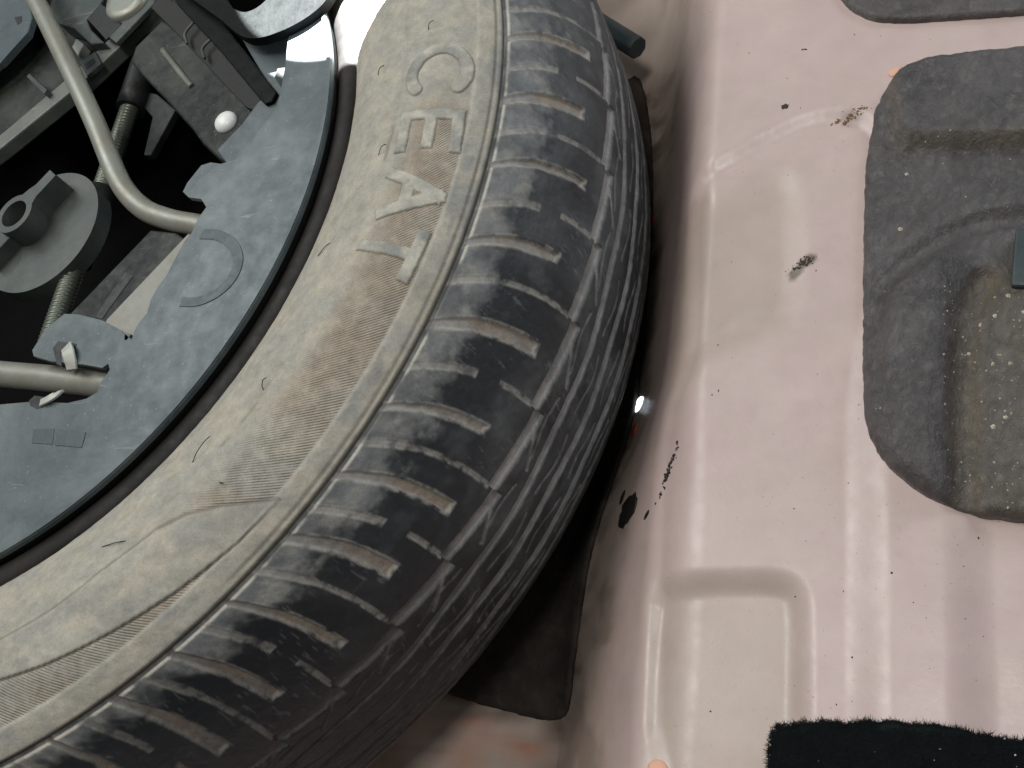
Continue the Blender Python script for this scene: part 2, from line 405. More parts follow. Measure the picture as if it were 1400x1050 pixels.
def floor_cols(x, y):
    d = rbox(x, y); up = sstep(-20, -4, d)
    a = .6*sstep(9, -7, sdf(x, y, R2))*up+.55*sstep(4, -3, sdf(x, y, R3))*up
    a = np.maximum(a, .7*sstep(-18, -36, d))
    a = np.clip(a*(.55+.9*fbm(x*.05, y*.05, 4)), 0, 1)
    fo = sdf(x, y, FELT)                                           # grime gathered round the felt sheet
    gr = .55*sstep(16, 0, fo)*sstep(.30, .65, fbm(x*.09, y*.09, 5))+.42*sstep(-20, -34, d)*sstep(.42, .7, fbm(x*.07, y*.07, 6))
    st = seg_dist(x, y, upoly('1084,372 1096,358 1108,352', Z0-2)) # smudge on the deck
    gr = np.maximum(gr, .95*sstep(3.0, .8, st+2.2*(fbm(x*.9, y*.9, 1)-.5)))
    st = np.hypot(x-unp(1164, 157, Z0)[0], y-unp(1164, 157, Z0)[1])
    gr = np.maximum(gr, .55*sstep(6, 1, st+4*(fbm(x*.5, y*.5, 2)-.5)))
    rr = np.hypot(x-RING[0], y-RING[1]); ru = .8*sstep(3.2, .6, np.abs(rr-20))*sstep(.3, .6, fbm(x*.12, y*.12, 3))*sstep(-2, 10, y-RING[1])
    ru = np.maximum(ru, .5*sstep(30, 8, rr)*sstep(.45, .65, fbm(x*.1, y*.1, 7)))
    return np.stack([a, np.clip(gr, 0, 1), ru], -1)
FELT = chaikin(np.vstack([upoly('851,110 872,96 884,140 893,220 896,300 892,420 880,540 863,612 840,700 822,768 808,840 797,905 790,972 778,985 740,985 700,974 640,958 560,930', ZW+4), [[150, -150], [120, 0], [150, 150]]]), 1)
xs = np.unique(np.r_[np.arange(-460, 255, 14.), np.arange(255, 450, .7), np.arange(450, 620, 10.)])
ys = np.unique(np.r_[np.arange(-460, -230, 14.), np.arange(-230, 150, .85), np.arange(150, 470, 14.)])
X, Y = np.meshgrid(xs, ys, indexing='ij'); x = X.ravel(); y = Y.ravel()
floor = mesh_obj('boot_floor', np.c_[x, y, floor_h(x, y)], grid_faces(len(xs), len(ys)), PAINT, cols=floor_cols(x, y))
tag(floor, 'pink beige painted metal boot floor with stamped ribs and the wheel well', kind='structure')

# ------------------------------------------------------------------ spare wheel
CTRL = np.array([(186,40),(191,58),(194,65),(198,70.5),(206,76.5),(218,82),(230,84.5),(243,84),(254,80),(263,74.4),(271,66.5),(279.5,54),(286,42),(289.9,31),(291.6,15),(292,0),(291.6,-15),(289.9,-31),(286,-42),(279.5,-54),(271,-66.5),(263,-74.4),(254,-80),(243,-84),(230,-84.5),(218,-82),(206,-76.5),(194,-65),(186,-40)], float)
PR = smooth_path(CTRL, 40)
PS = np.concatenate([[0], np.cumsum(np.linalg.norm(np.diff(PR, axis=0), axis=1))])
def prof(s):
    r = np.interp(s, PS, PR[:, 0]); z = np.interp(s, PS, PR[:, 1])
    e = .8; dr = np.interp(s+e, PS, PR[:, 0])-np.interp(s-e, PS, PR[:, 0]); dz = np.interp(s+e, PS, PR[:, 1])-np.interp(s-e, PS, PR[:, 1])
    L = np.hypot(dr, dz); return r, z, -dz/L, dr/L              # outward normal (r, z)
def on_tyre(th, s, h):
    r, z, nr, nz = prof(s); t = np.radians(th); rr = r+h*nr
    return np.stack([rr*np.cos(t), rr*np.sin(t), z+h*nz], -1)

wheel = thing('spare_wheel', (0, 0, -84.5), 'dusty black spare tyre on its dark rim lying in the wheel well', 'wheel')
TIPS = np.array([50.6, 44.2, 37.6, 30.9, 24.2, 17.6, 11.14, 4.73, -1.4, -8.2, -15.15, -21.96, -27.72, -33.2, -39.1, -44.3, -49.4, -54.9, -60.6, -66.6, -72.8, -79.1, -85.2, -91.5, -97.6, -103.8])
SIPES = np.array([47.2, 40.8, 34.0, 27.3, 20.6, 14.2, 7.9, 1.6, -4.95, -11.5, -18.6, -24.95, -30.6, -36.1, -41.6, -46.8, -52.1, -57.7, -63.5, -69.6, -75.9, -82.1, -88.3, -94.5, -100.6, -107.])
FULL = np.arange(len(SIPES)) % 2 == 1
_bt = smooth_path([(95, -3.9), (100, -3.2), (105, -2.5), (110, -1.83), (119, -.9), (130, -.3), (141, -.02), (152, -.05), (160, -.1)], 12)
def bend(s): return np.interp(s, _bt[:, 0], _bt[:, 1])
CURVE1 = np.array([(-33.8, 95.9), (-37.2, 81.9), (-39.6, 74.5), (-42.2, 70), (-47.8, 67.4), (-53.4, 67.6), (-58.6, 66), (-66, 61), (-70, 57)])
CURVE2 = np.array([(-33.85, 95.9), (-35, 95.3), (-38.1, 94.6), (-43.7, 91.8), (-49.3, 88), (-54.8, 83.9), (-59, 79.9), (-66, 71), (-72, 62)])
def lin3(c): return np.array(srgb(*c)[:3])
DUST = lin3((170, 164, 149)); DUST2 = lin3((160, 157, 147)); MUD = lin3((160, 146, 128)); RUB = lin3((34, 37, 41)); CGD = lin3((168, 164, 160)); RUBG = lin3((98, 100, 100)); GDUST = lin3((164, 160, 155)); DARKL = lin3((70, 63, 53))

def tyre_field(TH, S):
    """height (mm), colour, hatch mask, and piece id for points of the tyre skin"""
    r, _, _, _ = prof(S); U = np.radians(TH)*r
    h = np.zeros_like(TH); pid = np.zeros(TH.shape, int)
    n_big = fbm(U*.03, S*.03, 0); n_mid = fbm(U*.11, S*.11, 1); n_f = fbm(U*.45, S*.45, 2)
    # ---- sidewall
    side = S < 104
    h += .35*sstep(65.2, 66.6, S)*sstep(104, 103, S)
    h += .55*sstep(93.6, 94.8, S)*sstep(104.2, 103, S)              # protector band
    h -= 1.2*sstep(1.3, .5, np.abs(S-104.1))                          # line groove
    l2 = .28*sstep(.8, .25, np.abs(S-101.2+.5*vnoise(U*.02, 0*U, 3)))*sstep(.35, .55, vnoise(U*.018, 0*U+5, 1)); h -= l2
    k1 = np.interp(-TH, -CURVE1[:, 0], CURVE1[:, 1], left=999, right=0); k2 = np.interp(-TH, -CURVE2[:, 0], CURVE2[:, 1], left=0, right=0)
    lens = (TH < -33.8) & (S > k1) & (S < k2)
    d1 = np.abs(S-k1)*np.where(TH > -42, .62, 1.); d2 = np.abs(S-k2)*.95
    line = np.maximum(.55*sstep(.8, .25, d1)*(TH < -33.8), sstep(.7, .2, d2)*sstep(-34.2, -37.5, TH)); h -= .4*line
    h += .25*lens
    hatch = (sstep(68, 80, S)*sstep(94.2, 93.2, S))
    hatch = np.where(lens, 0., hatch)*np.where(S < k2-.1, 1., 1.)
    hatch *= sstep(3.0, -1.0, TH)*sstep(-46, -34, np.where(S < k1, TH, 0))
    # ---- colour of the sidewall
    w = sstep(.35, .62, n_mid)[..., None]
    C = DUST*(1-w)+DUST2*w
    bl = (.26*sstep(.54, .68, fbm(U*.10+40, S*.14, 7)))[..., None]; C = C*(1-bl)+lin3((132, 128, 116))*bl
    lt = (.32*sstep(.55, .70, fbm(U*.07+80, S*.09, 2)))[..., None]; C = C*(1-lt)+lin3((186, 181, 167))*lt
    br = (hatch*.75*sstep(.25, .6, n_big))[..., None]; C = C*(1-br)+MUD*br*.96
    sl = (.55*sstep(.55, .75, fbm(U*.08, S*.16, 5))*sstep(92, 96, S))[..., None]; C = C*(1-sl)+RUBG*1.6*sl
    rub = (.5*sstep(.52, .70, fbm(U*.05+9, S*.10, 6))*lens)[..., None]; C = C*(1-rub)+lin3((140, 140, 134))*rub
    wd = (.45*sstep(1.8, .0, np.abs(S-65.5+2.5*(n_mid-.5)))*sstep(.5, .72, fbm(U*.12, S*.05, 4)))[..., None]; C = C*(1-wd)+lin3((104, 94, 76))*wd
    dk = np.maximum(.85*line, .8*sstep(1.15, .4, np.abs(S-104.2)))[..., None]; C = C*(1-dk)+DARKL*dk
    dk = (.8*np.clip(l2*2, 0, 1))[..., None]; C = C*(1-dk)+DARKL*dk
    # ---- shoulder and tread: rubber with dust that thins out towards the crown; lower left painted darker as shade
    lim = 121+9*sstep(-6, 14, TH)*1.3-6*sstep(-28, -44, TH)+7*(n_mid-.5)*2+4*(n_f-.5)*2
    dust = sstep(lim+4, lim-8, S)*(.62+.38*sstep(.35, .65, n_mid))
    dust = np.maximum(dust, .40*sstep(4, 16, TH)*sstep(165, 140, S)*(.4+n_mid))
    film = (.07+.22*sstep(.42, .70, n_big)+.17*sstep(.48, .75, n_mid))*(.25+.75*sstep(-46, -16, TH))  # film cut back at falling angles, part of the painted shade
    scr = sstep(.66, .80, fbm(U*.14, S*1.3, 3, 3))*.22*sstep(.45, .6, n_big)*sstep(165, 150, S)          # scuffs along the tread
    scr2 = sstep(.70, .80, fbm(U*1.5+S*.6, S*.16-U*.1, 6, 2))*.35*sstep(.5, .65, fbm(U*.06, S*.06, 7))
    dd = np.clip(np.maximum(dust, film)+scr*.5+scr2, 0, 1)[..., None]
    CT = RUB*(1-.45*sstep(-24, -42, TH)[..., None])*(1-dd)+(RUBG*1.75)*dd*(.6+.4*sstep(-50, -28, TH))[..., None]  # rubber and dust darkened at falling angles: shade put into the colour
    bz = (dust*sstep(.4, .8, fbm(U*.2, S*.2, 1))*.6)[..., None]; CT = CT*(1-bz)+DUST2*bz
    # grooves
    depth = np.zeros_like(TH); gcol = np.zeros_like(TH); mud = np.zeros_like(TH); edge = np.zeros_like(TH)
    md = 5.07*prof(S)[0]/290.
    lug = np.zeros(TH.shape, int)
    def window(t):                                                    # only the strip of skin near this groove
        w_ = np.where(np.abs(TH[:, 0]-t) < 5.0)[0]
        return slice(w_[0], w_[-1]+1) if len(w_) else None
    for k, t in enumerate(TIPS):
        lug += (TH < t+bend(S[:1])).astype(int)
        w_ = window(t)
        if w_ is None: continue
        s_ = S[w_]; u_ = U[w_]; d = np.abs(TH[w_]-(t+bend(s_)))*md[w_]
        wv = (1.85+.5*np.sin(k*2.1))*(.82+.25*sstep(106, 122, s_))+.5*(fbm(u_*.6, s_*.6, 7)-.5)
        e = np.maximum(d-wv, s_-(142.2+2.2*math.sin(k*3.3)))
        e = np.where(s_ < 104, 9, e); g = sstep(.35, -.75, e)*(.7+.75*sstep(106, 126, s_))
        depth[w_] = np.maximum(depth[w_], g); ins = sstep(.2, -.4, e); gcol[w_] = np.maximum(gcol[w_], ins)
        mud[w_] = np.maximum(mud[w_], ins*sstep(108, 124, s_)*(.45+.55*sstep(.35, .6, vnoise(u_*.12, s_*.08, k))))
        edge[w_] = np.maximum(edge[w_], sstep(.9, .1, np.abs(e-.35))*sstep(.3, .62, fbm(u_*.3, s_*.3, k+2)))
    for k, t in enumerate(SIPES):
        lug += (TH < t+bend(S[:1])).astype(int)
        w_ = window(t)
        if w_ is None: continue
        s_ = S[w_]; u_ = U[w_]; d = np.abs(TH[w_]-(t+bend(s_)))*md[w_]
        wv = np.where(s_ < 117, 1.15, 1.15-.78*sstep(117, 124, s_))
        if FULL[k]: gap = np.where(s_ > 152.5, 9, 0)
        else: gap = np.where(((s_ > 127) & (s_ < 136.5)) | (s_ > 152.5), 9, 0); wv = np.where((s_ > 120) & (s_ < 128), .9, wv)
        e = np.where(s_ < 104, 9, np.maximum(d-wv, gap))
        depth[w_] = np.maximum(depth[w_], sstep(.3, -.45, e)*(.75-.1*sstep(118, 126, s_))); ins = sstep(.25, -.35, e); gcol[w_] = np.maximum(gcol[w_], ins*.85)
        edge[w_] = np.maximum(edge[w_], sstep(.75, .1, np.abs(e-.3))*.9*sstep(.25, .6, fbm(u_*.4, s_*.4, k)))
    # circumferential grooves
    seg = np.searchsorted(-SIPES, -TH)                                # segment between two sipe ends
    seg = np.clip(seg, 1, len(SIPES)-1); ta = SIPES[seg-1]; tb = SIPES[seg]; f = np.clip((ta-TH)/(ta-tb), 0, 1)
    c1 = 158.2-3.6*f**1.1; w1 = 3.0-.4*f+.7*(fbm(U*.35, S*.35, 3)-.5)
    e = np.abs(S-c1)-w1
    bc = 156.3+10.5*np.clip(f/.62, 0, 1); e2 = np.abs(S-bc)*.92-(1.25-.5*f); e2 = np.where(f > .62, 9, e2)
    def circ(c, w, amp, per, ph, gaps=None):
        cc = c+amp*np.sin((U/per+ph)*2*np.pi)
        ee = np.abs(S-cc)-w-.5*(fbm(U*.06, S*.06, 5)-.5)
        if gaps is not None: ee = np.where(((U/gaps[0]+gaps[1]) % 1) > gaps[2], 9, ee)
        return ee
    L = [(e, 1.5, 1.), (e2, 1.0, .9), (circ(172.3, 2.0, .8, 66., .2), 1.4, 1.), (circ(189., 2.1, .8, 61., .6), 1.4, 1.), (circ(205., 2.1, .7, 68., .1), 1.4, 1.), (circ(216.5, 1.6, .8, 60., .4), 1.4, .9),
         (circ(164.6, .5, 1.4, 35., .5, (35., .15, .72)), 1.0, .75), (circ(181., .5, 1.6, 33., .35, (33., .6, .78)), 1.0, .75), (circ(197.3, .5, 1.5, 32., .8, (32., .3, .78)), 1.0, .75), (circ(210.8, .5, 1.3, 29., .8, (29., .3, .78)), 1.0, .75)]
    cg = np.zeros_like(TH)
    for ee, dp, cv in L:
        depth = np.maximum(depth, sstep(.35, -.7, ee)*dp); cg = np.maximum(cg, sstep(.2, -.4, ee)*cv)
        edge = np.maximum(edge, .16*sstep(.8, .1, np.abs(ee-.3))*sstep(.4, .6, fbm(U*.3, S*.3, 1)))
    gcv = (gcol*(.62+.35*sstep(.3, .7, n_f)))[..., None]; CT = CT*(1-gcv)+GDUST*gcv*(.4+.6*sstep(-48, -26, TH))[..., None]  # angle factors from here to the edges paint the lower-left tread's shade
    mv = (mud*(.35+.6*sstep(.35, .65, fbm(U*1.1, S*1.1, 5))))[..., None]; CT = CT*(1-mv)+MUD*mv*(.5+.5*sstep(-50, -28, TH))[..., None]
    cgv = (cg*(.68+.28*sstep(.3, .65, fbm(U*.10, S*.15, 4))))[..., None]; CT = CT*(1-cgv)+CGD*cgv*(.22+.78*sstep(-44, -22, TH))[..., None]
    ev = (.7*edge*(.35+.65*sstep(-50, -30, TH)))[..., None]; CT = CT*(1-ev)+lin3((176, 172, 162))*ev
    nl = (.9*sstep(.85, .25, np.abs(S-105.75))*sstep(.28, .5, n_mid)*(gcol < .4))[..., None]; CT = CT*(1-nl)+lin3((198, 194, 182))*nl
    tread = S >= 104.4
    h = np.where(tread, h-depth, h)
    # worn crown of the lugs, small lumps
    h += np.where(tread, .18*(n_f-.5)*2, .10*(n_f-.5)*2)+.25*(n_mid-.5)
    C = np.where(tread[..., None], CT, C)
    gall = np.maximum(gcol, cg)
    blk = tread & (gall < .5) & (depth < .4)
    pid = np.where(blk & (S < 143.2), 100+lug, pid)
    pid = np.where(blk & (S >= 143.2) & (S < 157), 1, pid)
    for k, (a, b) in enumerate(((157, 172.3), (172.3, 189), (189, 205), (205, 225))):
        pid = np.where(blk & (S >= a) & (S < b) & (S >= 157), 2+k, pid)
    return h, C, np.where(tread, 0, hatch), pid

th_f = np.r_[np.arange(-96, -63, .3), np.arange(-63, 23, .1), np.arange(23, 40.01, .3)]; TH0, TH1 = th_f[0], th_f[-1]; s_f = np.arange(10, 232.01, .5)
TH, S = np.meshgrid(th_f, s_f, indexing='ij')
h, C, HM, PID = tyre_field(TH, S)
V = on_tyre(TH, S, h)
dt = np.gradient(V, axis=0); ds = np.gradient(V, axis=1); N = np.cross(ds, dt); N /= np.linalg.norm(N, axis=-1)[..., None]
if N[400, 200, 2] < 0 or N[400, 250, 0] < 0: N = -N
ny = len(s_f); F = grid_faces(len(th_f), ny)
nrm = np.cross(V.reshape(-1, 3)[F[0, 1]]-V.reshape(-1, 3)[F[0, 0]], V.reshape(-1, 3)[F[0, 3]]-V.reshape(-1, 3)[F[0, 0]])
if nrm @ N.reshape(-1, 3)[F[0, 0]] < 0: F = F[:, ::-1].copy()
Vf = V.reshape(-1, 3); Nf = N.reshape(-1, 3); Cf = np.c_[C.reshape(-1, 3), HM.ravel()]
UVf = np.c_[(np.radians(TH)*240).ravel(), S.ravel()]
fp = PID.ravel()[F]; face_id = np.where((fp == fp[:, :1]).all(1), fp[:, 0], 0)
def sub(ids):
    f = F[ids]; used, inv = np.unique(f, return_inverse=True)
    return Vf[used], inv.reshape(f.shape), Cf[used], UVf[used], Nf[used]
# carcass: sidewalls and groove floors, plus the plain far side of the tyre
v, f, c, u, n = sub(face_id == 0)
thc = np.linspace(TH1, TH0+360, 120); sc = np.arange(10, 371, 4.)
T2, S2 = np.meshgrid(thc, sc, indexing='ij'); V2 = on_tyre(T2, S2, 0*T2).reshape(-1, 3)
T3, S3 = np.meshgrid(np.linspace(TH0, TH1, 75), np.arange(232, 371, 4.), indexing='ij'); V3 = on_tyre(T3, S3, 0*T3).reshape(-1, 3)
def coarse_n(Tt, Ss):
    _, _, nr, nz = prof(Ss); t = np.radians(Tt); return np.stack([nr*np.cos(t), nr*np.sin(t), nz], -1).reshape(-1, 3)
def coarse_c(Ss):
    w = sstep(102, 112, Ss.ravel())*sstep(272, 262, Ss.ravel()); c_ = DUST*(1-w[:, None])+RUB*1.3*w[:, None]; return np.c_[c_, 0*w]
f2 = grid_faces(len(thc), len(sc))[:, ::-1]; f3 = grid_faces(T3.shape[0], T3.shape[1])[:, ::-1]
def outward(ff, VV, NN):
    g_ = np.cross(VV[ff[0, 1]]-VV[ff[0, 0]], VV[ff[0, 3]]-VV[ff[0, 0]])
    return ff if g_ @ NN[ff[0, 0]] > 0 else ff[:, ::-1].copy()
f2 = outward(f2, V2, coarse_n(T2, S2)); f3 = outward(f3, V3, coarse_n(T3, S3))
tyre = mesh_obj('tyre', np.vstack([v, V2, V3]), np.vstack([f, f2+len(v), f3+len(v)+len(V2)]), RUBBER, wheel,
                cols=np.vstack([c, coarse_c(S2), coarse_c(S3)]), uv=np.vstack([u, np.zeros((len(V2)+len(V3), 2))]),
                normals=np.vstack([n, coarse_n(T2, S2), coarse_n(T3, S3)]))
for i in np.unique(face_id):
    if i == 0: continue
    v, f, c, u, n = sub(face_id == i)
    if len(f) < 12: continue
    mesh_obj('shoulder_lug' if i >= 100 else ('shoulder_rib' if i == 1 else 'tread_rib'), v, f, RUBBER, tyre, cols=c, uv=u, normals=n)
# raised lettering: strokes in (angle, s) coordinates
def letter(strokes, width, seedk):
    pts = np.vstack(strokes); t0, t1 = pts[:, 0].min()-.8, pts[:, 0].max()+.8; a0, a1 = pts[:, 1].min()-4, pts[:, 1].max()+4
    tt = np.arange(t0, t1, .075); ss = np.arange(a0, a1, .33); A, B = np.meshgrid(tt, ss, indexing='ij')
    k = math.radians(1)*242
    d = np.full(A.shape, 1e9)
    e = d
    for P in strokes:
        Q = np.c_[P[:, 0]*k, P[:, 1]]
        if len(Q) > 2: e = np.minimum(e, seg_dist(A*k, B, Q)-width/2); continue
        v_ = Q[1]-Q[0]; L_ = np.linalg.norm(v_); v_ = v_/L_; c_ = (Q[0]+Q[1])/2
        al = np.abs((A*k-c_[0])*v_[0]+(B-c_[1])*v_[1]); pe = np.abs(-(A*k-c_[0])*v_[1]+(B-c_[1])*v_[0])
        e = np.minimum(e, np.maximum(al-L_/2-width*.42, pe-width/2))
    e = e+.5*(fbm(A*3, B*.7, seedk)-.5)
    hb, Cb, _, _ = tyre_field(A, B)
    hh = hb+np.where(e < 0, .05+.6*sstep(0, -.8, e), -.3)
    U = np.radians(A)*242; nn = fbm(U*.16, B*.16, seedk); w = sstep(.38, .62, nn)[..., None]
    Cc = lin3((160, 158, 148))*(1-w)+lin3((182, 178, 165))*w
    dk = (.5*sstep(.44, .68, fbm(U*.11, B*.11, seedk+3)))[..., None]; Cc = Cc*(1-dk)+lin3((108, 112, 113))*dk
    rim_ = (.5*sstep(-.9, -.1, e))[..., None]; Cc = Cc*(1-rim_)+lin3((120, 110, 90))*rim_
    Vv = on_tyre(A, B, hh).reshape(-1, 3); Ff = grid_faces(len(tt), len(ss))
    Ff = Ff[(e.ravel()[Ff] < .15).all(1)]
    if F[0, 1] == 1: Ff = Ff[:, ::-1].copy()
    used, inv = np.unique(Ff, return_inverse=True)
    return mesh_obj('letter', Vv[used], inv.reshape(Ff.shape), RUBBER, tyre, cols=np.c_[Cc.reshape(-1, 3)[used], 0*used], uv=np.zeros((len(used), 2)))
ang = np.radians(np.linspace(48, 312, 26))
Cs = np.c_[4.55-2.55*np.cos(ang)*-1*-1, 80.5+10.4*np.sin(ang)]
Cs = np.c_[4.5-2.6*np.cos(ang), 80.5+10.6*np.sin(ang)]            # opens towards falling angle
letter([Cs], 5.6, 0)
letter([np.array([(-.1, 70.5), (-.1, 91)]), np.array([(-.1, 70.7), (-3.6, 71.6)]), np.array([(-.1, 80.7), (-3.2, 81.4)]), np.array([(-.1, 90.5), (-3.3, 91.6)])], 5.0, 1)
letter([np.array([(-6.2, 71.5), (-7.9, 91.2)]), np.array([(-10.2, 72.6), (-7.9, 91.2)]), np.array([(-7.2, 79.5), (-9.2, 80.2)])], 5.4, 2)
letter([np.array([(-11.5, 90.8), (-15.2, 90.4)]), np.array([(-13.4, 71.0), (-13.3, 90)])], 5.2, 3)
# moulding hairs
for px, ang_, ln in (('435,350', 35, 9), ('264,632', 60, 10), ('140,748', 10, 13), ('517,103', 50, 4.5), ('518,212', 50, 4.5), ('302,662', 0, 2), ('586,42', 60, 4), ('360,533', 80, 4)):
    p = np.array([float(q) for q in px.split(',')])
    best = None
    for z in np.arange(66, 86, .25):                                # walk the ray down to the skin
        q = unp(p[0], p[1], z); rr = math.hypot(q[0], q[1]); zz = np.interp(rr, PR[:360, 0], PR[:360, 1])
        if best is None or abs(zz-z) < best[0]: best = (abs(zz-z), q)
    q = best[1]; a = math.radians(ang_)
    P = [q+np.array([math.cos(a)*t*ln, math.sin(a)*t*ln, .1+1.8*math.sin(t*2.6)]) for t in np.linspace(0, 1, 7)]
    P = [p_+np.array([random.uniform(-.15, .15), random.uniform(-.15, .15), 0]) for p_ in P]
    tube('vent_hair', smooth_path(P, 3), .15, HAIR, tyre, seg=6)

# rim
def revolve(name, prof_pts, mat, parent, seg=256):
    P = np.array(prof_pts, float); a = np.linspace(0, 2*np.pi, seg, endpoint=False)
    V = np.stack([P[:, 0][None]*np.cos(a)[:, None], P[:, 0][None]*np.sin(a)[:, None], np.broadcast_to(P[:, 1][None], (seg, len(P)))], -1).reshape(-1, 3)
    k = len(P); i = np.arange(seg)[:, None]*k; i2 = ((np.arange(seg)+1) % seg)[:, None]*k; j = np.arange(k-1)[None]
    return mesh_obj(name, V, np.stack([i+j, i+j+1, i2+j+1, i2+j], -1).reshape(-1, 4), mat, parent)
rim = revolve('rim', smooth_path([(184, 42), (188, 52), (191.5, 60), (195.6, 63.2), (196.8, 65.8), (194.8, 68.2), (191, 68.7), (187.2, 67.4), (185.2, 63.5), (184, 57), (178, 50)], 5), RIM, wheel)
revolve('rim_barrel', smooth_path([(178, 50), (171, 44), (168, 30), (165, 0), (160, -25), (140, -34), (80, -40), (40, -40), (39, -46)], 5), VOID, wheel)

# ------------------------------------------------------------------ tool tray inside the wheel
ZT = 72.0
tray = thing('tool_tray', (60, 0, 60), 'grey moulded plastic tool tray lying inside the spare wheel', 'tray')
ang = np.radians(np.linspace(24, -122, 130)); arc = np.c_[186.3*np.cos(ang), 186.3*np.sin(ang)]
# inner edge, followed from the lower left up to the top right
inner = upoly('-330,700 -200,612 -60,575 0,553 45,549 92,551 118,545 133,536 139,520 146,512 150,505 148,497 140,503 112,498 70,494 46,487 44,479 62,450 88,429 108,430 140,438 163,450 180,464 184,452 190,441 201,428 206,410 216,392 228,376 236,360 252,330 262,318 270,300 282,283 275,272 258,270 250,262 256,250 275,226 288,222 302,224 322,218 340,204 352,180 368,162 378,146 384,124 390,90 393,60 398,20 402,-25', ZT)
holes = [upoly('74,470 80,467 105,470 103,477 90,476 88,480 86,500 78,496', ZT)[::1], upoly('40,552 50,551 66,554 66,558 54,557 48,560 66,560 64,566 52,566 42,560', ZT)[:0], upoly('171,456 179,457 173,465 170,464', ZT)]
holes = [h_ for h_ in holes if len(h_)]
P = np.vstack([arc, [[10, -186.2]], inner]); P = np.vstack([arc, inner])
prism('tray_plate', P, ZT, 2.2, TRAY, tray, holes=holes[1:], bev=.7)
skirt_a = np.radians(np.linspace(26, -124, 150))
V = np.array([[[r_*math.cos(a), r_*math.sin(a), z_] for r_, z_ in ((186.1, 70.6), (185.6, 66), (183.0, 58), (178, 40))] for a in skirt_a]).reshape(-1, 3)
mesh_obj('tray_skirt', V, grid_faces(len(skirt_a), 4), SEAL, tray)
lip_a = np.radians(np.linspace(23.5, -121, 170)); lipP = np.vstack([np.c_[186.0*np.cos(lip_a), 186.0*np.sin(lip_a)], np.c_[184.2*np.cos(lip_a), 184.2*np.sin(lip_a)][::-1]])
prism('edge_lip', lipP, ZT+.7, 1.2, TRAY, tray, bev=.35)
# dark moulded marks
def ribbon(P, w0, w1=None):
    P = smooth_path(P, 6); T = np.gradient(P, axis=0); T /= np.linalg.norm(T, axis=1)[:, None]; Nn = np.c_[-T[:, 1], T[:, 0]]
    w = np.linspace(w0, w1 or w0, len(P))[:, None]/2
    return np.vstack([P+Nn*w, (P-Nn*w)[::-1]])
prism('curved_mark', ribbon(upoly('276,320 298,322 318,334 326,356 318,380 298,400 272,412 248,413', ZT), 4.6, 4.0)[::-1], ZT+.35, .8, TRAYD, tray, bev=.15)
prism('square_mark', upoly('46,587 75,586 72,608 44,606', ZT), ZT+.25, .6, TRAYD, tray, bev=.1)
prism('square_mark', upoly('79,587 118,591 112,612 75,609', ZT), ZT+.3, .6, TRAYD, tray, bev=.1)
# slots with the clips that hold the rods
prism('slot', upoly('73,476 80,467 105,470 103,476 88,476 83,482 85,501 78,498', ZT), ZT+.2, .6, BLACKP, tray, bev=0)
prism('slot', upoly('40,548 48,541 66,544 68,549 52,552 60,557 50,559 42,555', ZT), ZT+.2, .6, BLACKP, tray, bev=0)
def strip(name, pts, w, mat, parent, th=1.2, up=(0, 0, 1)):
    P = smooth_path(np.array(pts), 6); T = np.gradient(P, axis=0); T /= np.linalg.norm(T, axis=1)[:, None]
    B = np.cross(T, np.array(up)); B /= np.linalg.norm(B, axis=1)[:, None]; Nn = np.cross(B, T)
    R = [P+B*w/2+Nn*th/2, P-B*w/2+Nn*th/2, P-B*w/2-Nn*th/2, P+B*w/2-Nn*th/2]; V = np.stack(R, 1).reshape(-1, 3)
    Fc = []
    for i in range(len(P)-1):
        for k in range(4): Fc.append((i*4+k, i*4+(k+1) % 4, i*4+4+(k+1) % 4, i*4+4+k))
    Fc += [(3, 2, 1, 0), tuple(len(P)*4-4+k for k in range(4))]
    return bevel(mesh_obj(name, V, Fc, mat, parent, smooth=False), .25, 2)
strip('clip', [unp(91, 474, ZT+.5), unp(93, 480, ZT+2.2), unp(96, 492, ZT+1.2), unp(99, 505, ZT-1)], 5.2, CLIP, tray)
strip('clip', [unp(56, 551, ZT+.4), unp(66, 546, ZT+1.6), unp(76, 540, ZT+1.2), unp(84, 535, ZT-1)], 3.0, CLIP, tray)
# lower shelf of the tray behind the ring, and the pale slope beside the rail
prism('inner_shelf', upoly('330,52 420,18 420,70 408,110 396,150 372,190 350,215 318,235 296,205 330,170 352,140 372,125', 64), 64, 5, TRAY, tray, bev=.5)
prism('hold_down_tab', upoly('378,92 392,90 388,112 384,120 374,104', 66), 65.2, .8, BLACKP, tray, bev=0)
prism('pale_slope', upoly('258,318 262,326 236,368 205,424 192,452 186,462 140,446 146,436', 65), 65, 4, SLOPE, tray, bev=.5)
prism('rail', upoly('206,314 240,318 252,326 140,452 92,440 96,428', 61), 61, 12, JACKM, tray, bev=.8)
prism('rail_slot', upoly('172,372 182,378 140,436 130,434', 61), 61.25, .6, BLACKP, tray, bev=0)
# rounded collar at the top of the tray
collar = smooth_path(np.vstack([upoly('468,-46 448,-4 427,18 396,37 362,50 340,52 324,45 298,24 262,-2 224,-32 196,-60', 76), ]), 5)
coll_in = smooth_path(upoly('286,-50 300,-18 312,4 324,14 338,16 356,7 372,-10 386,-28 396,-50', 76), 5)
prism('rounded_collar', np.vstack([collar, coll_in])[::-1], 76, 4.5, COLLAR, tray, bev=1.8, seg=4)

